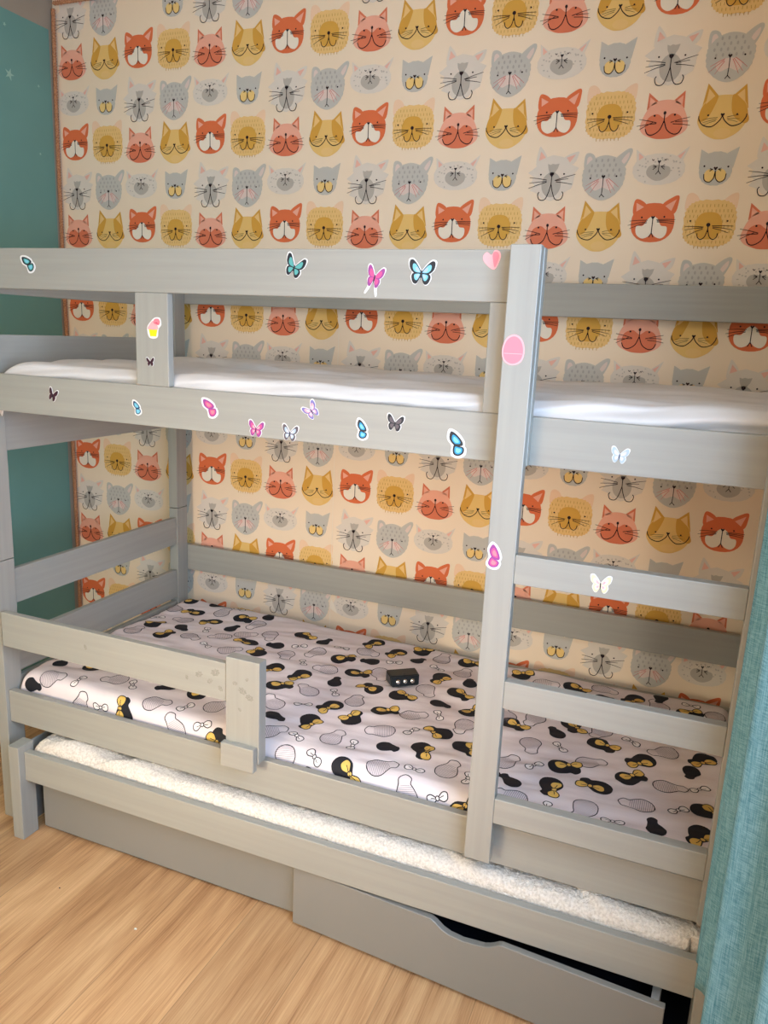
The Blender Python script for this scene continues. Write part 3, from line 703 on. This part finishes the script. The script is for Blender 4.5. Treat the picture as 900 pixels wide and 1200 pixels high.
PR += [(1.32,.74,'o'),(1.40,.66,'K'),(1.39,.57,'k'),(1.43,.50,'o'),(1.42,.36,'b'),(1.47,.14,'K'),(1.90,.60,'o'),(1.78,.62,'K'),(1.66,.64,'b'),(1.53,.61,'K'),(1.55,.70,'b'),(1.93,.70,'b'),(1.44,.74,'b'),(1.50,.03,'b'),(1.60,.0,'K'),(1.72,.02,'o'),(1.84,.0,'K'),(1.94,.03,'o')]
def build_print():
    def mp(x, y, l): return msurf(min(max(x, MX0+.004), MX1-.004), y-MY0-RC, .0007+.0004*l)
    d = Draw(mp)
    R = random.Random(11)
    def gourd(a, b):
        cx1, cx2 = -.009, a*.95
        return closed([(cx1-a, 0), (cx1-a*.7, -a*.72), (cx1, -a*.98), (cx1+a*.66, -a*.72), (cx2-b*.35, -b*.82), (cx2+b*.4, -b*.95), (cx2+b*1.05, -b*.1), (cx2+b*.6, b*.9), (cx2-b*.2, b*.98), (cx1+a*.66, a*.74), (cx1, a), (cx1-a*.72, a*.7)], 3)
    def shape(kind, cx, cy, rot, sc):
        c, s = math.cos(rot), math.sin(rot)
        T = lambda p: [(cx+sc*(x*c-y*s), cy+sc*(x*s+y*c)) for x, y in p]
        def bow(ox, oy, q, fill, a=0):
            ca, sa = math.cos(a), math.sin(a)
            Q = lambda p: T([(ox+q*(x*ca-y*sa), oy+q*(x*sa+y*ca)) for x, y in p])
            for sg in (-1, 1):
                loop = closed([(sg*.1, .05), (sg*.55, .42), (sg*.95, .3), (sg*.9, -.22), (sg*.5, -.36), (sg*.1, -.08)], 4)
                cc = Q([(sg*.55, .02)])[0]
                d.fan(cc[0], cc[1], Q(loop), M[fill], 1.5, 2)
                d.line(Q(loop), sc*.0028, M['pblack'], 2.4, closed=True)
                d.line(Q([(sg*.2, .0), (sg*.45, .08), (sg*.62, .1)]), sc*.002, M['pblack'], 2.4)
            kn = ell(0, 0, .17, .2, 10); cc = Q([(0, 0)])[0]
            d.fan(cc[0], cc[1], Q(kn), M[fill], 2.6, 1); d.line(Q(kn), sc*.0026, M['pblack'], 3, closed=True)
        if kind in 'Kk':
            # a plain gourd-shaped blob
            q = 1 if kind == 'K' else .8
            g = gourd(.031*q, .017*q)
            d.fan(cx, cy, T(g), M['pblack'], 1, 5)
            if kind == 'K': bow(.012, .014, .037, 'pgold', R.uniform(-.6, .6))
        elif kind == 'o':
            g = gourd(.031, .018)
            d.line(T(g), .0025, M['pblack'], 1, closed=True)
            for k in range(-7, 8):
                x = -.009+k*.0048
                h = .029*math.sqrt(max(0, 1-((x+.009)/.032)**2))
                if h > .004: d.line(T([(x, -h), (x, -h/2), (x, 0), (x, h/2), (x, h)]), .0012, M['pgrey'], 1)
        else:
            bow(0, 0, .029, 'pwhite')
    for x, y, t in PR:
        if y < -.02: y = -.02
        if x < MX0+.03: x = MX0+.03
        x = min(x, MX1-.045); y = min(y, MY1-.04)
        shape(t, x, y, R.uniform(0, 2*PI), {'K': 1.02, 'k': .98, 'o': 1.0, 'b': .98}[t])
    # small motifs on the rolled front edge
    o = link('printed_pattern', d.bm, d.mats, lm)
    tag(o, 'black pebbles, gold bows and hatched outlines printed on the sheet')
build_print()

# upper mattress -----------------------------------------------------
def upper_mattress():
    bm = bmesh.new()
    X0, X1, Y0, Y1, Z0 = -.024, 2.078, .027, .915, 1.356
    prof = []  # (v -> y,z offset) handled parametrically
    nx, ny, ns = 260, 60, 16
    rc = .032
    def top(x, y):
        z = 1.466+.006*smooth(1.2, 2, x)+.005*(vnoise(x*2.2, y*5, 3)-.5)*2
        # long fold lying on the sheet
        t = (x-.15)/.9
        if 0 < t < 1:
            yc = .62-.34*t+.03*math.sin(t*9); z += .017*math.exp(-((y-yc)/.018)**2)*math.sin(PI*t)**.6
            z -= .006*math.exp(-((y-yc+.035)/.016)**2)*math.sin(PI*t)**.6
        t = (x-.9)/.5
        if 0 < t < 1: z += .016*math.exp(-((y-.42+.05*t)/.022)**2)*math.sin(PI*t)
        z += .007*(vnoise(x*5+y*6, y*20-x*4, 4)-.5)*2
        e = x-X0
        if e < .09: z -= .05*(1-math.sqrt(max(0, 1-((.09-e)/.09)**2)))
        return z
    def pt(x, v):
        if v >= 0:
            y = Y0+rc+v; b = Y1-y; z = top(x, y)
            if b < rc: z -= rc-math.sqrt(max(0, rc*rc-(rc-max(b, 0))**2))
            return (x, y, z)
        zt = top(x, Y0+rc); q = rc*PI/2
        s = -v; w = .009*(vnoise(x*3+s*10, s*55+x*9, 6)-.5)*2+.005*math.sin(s*150+x*7+4*vnoise(x*3, 1, 7))
        w *= smooth(0, q, s)
        if s < q: a = s/rc; return (x, Y0+rc-math.sin(a)*rc+w, zt-rc+math.cos(a)*rc)
        return (x, Y0+w, zt-rc-(s-q))
    v0 = -.125; v1 = Y1-Y0-rc
    vsl = [v0+(0-v0)*j/34 for j in range(34)]+[v1*j/ny for j in range(ny+1)]
    g = [[bm.verts.new(pt(X0+(X1-X0)*i/nx, v)) for v in vsl] for i in range(nx+1)]
    for i in range(nx):
        for j in range(len(vsl)-1): bm.faces.new((g[i][j], g[i+1][j], g[i+1][j+1], g[i][j+1]))
    def sk(vs):
        lo = [bm.verts.new((v.co.x, v.co.y, Z0)) for v in vs]
        for k in range(len(vs)-1): bm.faces.new((vs[k], vs[k+1], lo[k+1], lo[k]))
    sk(g[0]); sk(g[nx]); sk([g[i][-1] for i in range(nx+1)]); sk([g[i][0] for i in range(nx+1)])
    bm.faces.new([bm.verts.new(p) for p in ((X0, Y0, Z0), (X1, Y0, Z0), (X1, Y1, Z0), (X0, Y1, Z0))])
    o = link('mattress', bm, M['sheet'], None, True)
    tag(o, 'upper bunk mattress in a plain wrinkled white sheet', 'mattress')
upper_mattress()

# fleece covered trundle mattress --------------------------------------
def fleece():
    bm = bmesh.new(); R = random.Random(4)
    X0, X1, Y0, Y1, Z0 = .082, 2.04, -.034, .80, .2315
    nx = 560; rc = .03
    vsl = []
    v = -.07
    while v < .16: vsl.append(v); v += .0036
    while v < Y1-Y0-rc: vsl.append(v); v += .03
    vsl.append(Y1-Y0-rc)
    g = []
    for i in range(nx+1):
        x = X0+(X1-X0)*i/nx
        col = []
        for j, v in enumerate(vsl):
            zt = .318+.006*(vnoise(x*2.5, max(v, 0)*8, 9)-.5)*2-.010*smooth(.3, 1.2, x)*0
            # a crease folded diagonally over the left end
            for (xa, k, a) in ((.20, 2.6, .014), (.42, 3.2, .010), (1.45, -2.4, .009), (1.78, -2.0, .010)):
                t = (x-xa)-v*k*.6
                zt += a*(smooth(-.03, 0, t)-smooth(0, .16, t))
            e = min(x-X0, X1-x)
            if e < .05: zt -= .04*(1-math.sqrt(max(0, 1-((.05-e)/.05)**2)))
            if v >= 0: p = Vector((x, Y0+rc+v, zt)); n = Vector((0, 0, 1))
            else:
                q = rc*PI/2
                if -v < q: a = -v/rc; n = Vector((0, -math.sin(a), math.cos(a))); p = Vector((x, Y0+rc, zt-rc))+n*rc
                else: n = Vector((0, -1, 0)); p = Vector((x, Y0, zt-rc-(-v-q)))
            if v < .17:
                h = .0034*(R.random()-.3)+.0022*(vnoise(x*170, v*170, 5)-.5)+.002*(vnoise(x*50, v*50, 6)-.5)
                p += n*h+Vector((R.uniform(-.0012, .0012), 0, R.uniform(-.0012, .0012)))
                p.y = max(p.y, -.0392)
            if x > 1.985: p.y = max(p.y, -.0225)
            col.append(bm.verts.new(p))
        g.append(col)
    for i in range(nx):
        for j in range(len(vsl)-1): bm.faces.new((g[i][j], g[i+1][j], g[i+1][j+1], g[i][j+1]))
    def sk(vs):
        lo = [bm.verts.new((v.co.x, v.co.y, Z0)) for v in vs]
        for k in range(len(vs)-1): bm.faces.new((vs[k], vs[k+1], lo[k+1], lo[k]))
    sk(g[0]); sk(g[nx]); sk([g[i][-1] for i in range(nx+1)]); sk([g[i][0] for i in range(nx+1)])
    bm.faces.new([bm.verts.new(p) for p in ((X0, Y0+.004, Z0), (X1, Y0+.004, Z0), (X1, Y1, Z0), (X0, Y1, Z0))])
    o = link('trundle_mattress', bm, M['fleece'], None, True)
    tag(o, 'trundle mattress covered with a fluffy cream fleece blanket, above the drawers', 'mattress')
fleece()

# little black box on the lower bed ------------------------------------
zb = .4795
gd = empty('sensor_box', (1.07, .562, zb), 'small black plastic box with three silver buttons lying on the printed sheet', 'gadget')
rotm = Matrix.Translation((1.07, .562, zb)) @ Matrix.Rotation(math.radians(38), 4, 'Z')
def gpart(name, bm, m):
    bm.transform(rotm); return link(name, bm, m, gd, name != 'body')
bm = bmesh.new()
vs = [bm.verts.new(p) for p in ((-.046,-.032,0),(.046,-.032,0),(.05,.026,0),(-.05,.026,0),(-.05,-.022,.034),(.05,-.022,.034),(.05,.026,.037),(-.05,.026,.037))]
for f_ in ((0,3,2,1),(4,5,6,7),(0,1,5,4),(1,2,6,5),(2,3,7,6),(3,0,4,7)): bm.faces.new([vs[i] for i in f_])
bmesh.ops.bevel(bm, geom=bm.edges[:], offset=.003, segments=3, affect='EDGES')
gpart('body', bm, M['plastic'])
tilt = Matrix.Rotation(math.atan2(.034, .010)-0, 4, 'X')
for k in (-1, 0, 1):
    bm = bmesh.new()
    bmesh.ops.create_cone(bm, cap_ends=True, segments=20, radius1=.0082, radius2=.0066, depth=.006)
    bmesh.ops.bevel(bm, geom=[e for e in bm.edges if len(e.link_faces) == 2 and e.calc_face_angle(0) > .8], offset=.0008, segments=2, affect='EDGES')
    bm.transform(Matrix.Translation((k*.024, -.0295, .0165)) @ tilt)
    gpart('button', bm, M['chrome'])
bm = bmesh.new(); bmesh.ops.create_uvsphere(bm, u_segments=14, v_segments=8, radius=.005); bm.transform(Matrix.Translation((0, -.012, .0345)) @ Matrix.Diagonal((1, .7, .4, 1)))
gpart('switch', bm, M['plastic'])

# ------------------------------------------------------------------ curtain
def curtain():
    path = [(2.165, -.045), (2.08, -.064), (2.001, -.0845), (2.019, -.115), (2.031, -.135), (1.9965, -.168), (2.025, -.195), (2.05, -.235), (2.005, -.302), (2.045, -.33), (2.125, -.36), (2.11, -.42), (2.06, -.465), (2.12, -.50), (2.16, -.52)]
    pts = arc(path, 7)
    bm = bmesh.new(); nz = 60; z0, z1 = .32, 2.42; rows = []
    for k in range(nz+1):
        z = z0+(z1-z0)*k/nz
        row = []
        for i, (x, y) in enumerate(pts):
            q = .002*math.sin(z*5+i*.5)
            row.append(bm.verts.new((x+q*.4, y+q*.4, z+(.004*math.sin(i*.7) if k == 0 else 0))))
        rows.append(row)
    for a, b in zip(rows[:-1], rows[1:]):
        for i in range(len(pts)-1): bm.faces.new((a[i], a[i+1], b[i+1], b[i]))
    o = link('curtain', bm, M['curtain'], None, True)
    sm = o.modifiers.new('thick', 'SOLIDIFY'); sm.thickness = .0016; sm.offset = 0
    tag(o, 'teal woven curtain hanging in folds at the right end of the bunk bed', 'curtain')
curtain()
bm = bmesh.new()
bmesh.ops.create_cone(bm, cap_ends=True, segments=20, radius1=.012, radius2=.012, depth=2.5)
bm.transform(Matrix.Translation((2.11, -1.3, 2.43)) @ Matrix.Rotation(PI/2, 4, 'X'))
for y in (-.12, -2.45): box(bm, 2.10, 2.2, y-.01, y+.01, 2.42, 2.44)
tag(link('curtain_rod', bm, M['winframe'], None), 'white curtain rod on the right wall above the window', 'curtain rod')

# small specks on the floor
for (x, y, r, mk, lb) in ((.632, -.235, .0035, 'boxwhite', 'white crumb on the floor in front of the left drawer'), (.335, -.2, .002, 'dark', 'tiny dark crumb on the floor left of the white one')):
    bm = bmesh.new(); bmesh.ops.create_icosphere(bm, subdivisions=2, radius=r)
    bm.transform(Matrix.Translation((x, y, r*.6)) @ Matrix.Diagonal((1.2, .9, .6, 1)))
    tag(link('crumb', bm, M[mk]), lb, 'crumb')

# ------------------------------------------------------------------ light
w = bpy.data.worlds.new('World'); S.world = w; w.use_nodes = True
bg = w.node_tree.nodes['Background']; bg.inputs[0].default_value = (.55, .68, 1, 1); bg.inputs[1].default_value = 1.2
def area(name, loc, target, sx, sy, power, col, spread=180):
    l = bpy.data.lights.new(name, 'AREA'); l.shape = 'RECTANGLE'; l.size = sx; l.size_y = sy; l.energy = power; l.color = col; l.spread = math.radians(spread)
    o = bpy.data.objects.new(name, l); C.objects.link(o); o.location = loc
    o.rotation_euler = (Vector(target)-Vector(loc)).to_track_quat('-Z', 'Y').to_euler()
    return o
area('window_daylight', (2.19, (WY0+WY1)/2, (WZ0+WZ1)/2), (1.0, (WY0+WY1)/2+.0, (WZ0+WZ1)/2-.2), 1.35, 1.3, 70, (.52, .71, 1.0))
area('ceiling_fill_light', (1.2, -1.6, 2.66), (1.0, -1.0, 0), .6, .6, 12, (1.0, .80, .58))  # added overhead fill that warms the upper wall, no lamp known here
area('front_fill_light', (.35, -2.85, 1.45), (.7, 0, .9), 1.1, 1.5, 26, (1.0, .76, .50))  # added warm fill from behind the camera for the front faces
area('warm_spot_fill', (.45, -2.82, 1.15), (.70, 0, .50), .5, .6, 5.5, (1.0, .84, .62), 50)  # added narrow fill that makes the warm glow on the lower guard
sun = bpy.data.lights.new('sun', 'SUN'); sun.energy = 26.0; sun.angle = math.radians(1); sun.color = (1, .76, .50)
so = bpy.data.objects.new('sun', sun); C.objects.link(so); so.rotation_euler = Vector((-1.0, -.32, -1.25)).to_track_quat('-Z', 'Y').to_euler()

# ------------------------------------------------------------------ camera
cam = bpy.data.cameras.new('camera'); co = bpy.data.objects.new('camera', cam); C.objects.link(co)
Rr = Vector((0.9246298101388062, 0.3782425012522807, 0.044635461788737237)); Uu = Vector((-0.12473669052259577, 0.19000522197090422, 0.9738268704760912)); Ff = Vector((-0.35986174045061464, 0.9059970341398508, -0.22286521013753716))
m = Matrix((Rr, Uu, -Ff)).transposed().to_4x4(); m.translation = (1.8601863650408068, -1.6600170175452775, 1.58669311098182)
co.matrix_world = m
cam.sensor_fit = 'VERTICAL'; cam.sensor_height = 36; cam.lens = 910.6156/1200*36; cam.clip_start = .02
S.camera = co
S.view_settings.view_transform = 'Standard'; S.view_settings.look = 'None'; S.view_settings.gamma = 1; S.view_settings.exposure = -0.06
S.view_settings.use_curve_mapping = False
S.cycles.use_denoising = True
S.cycles.max_bounces = 8; S.cycles.diffuse_bounces = 5
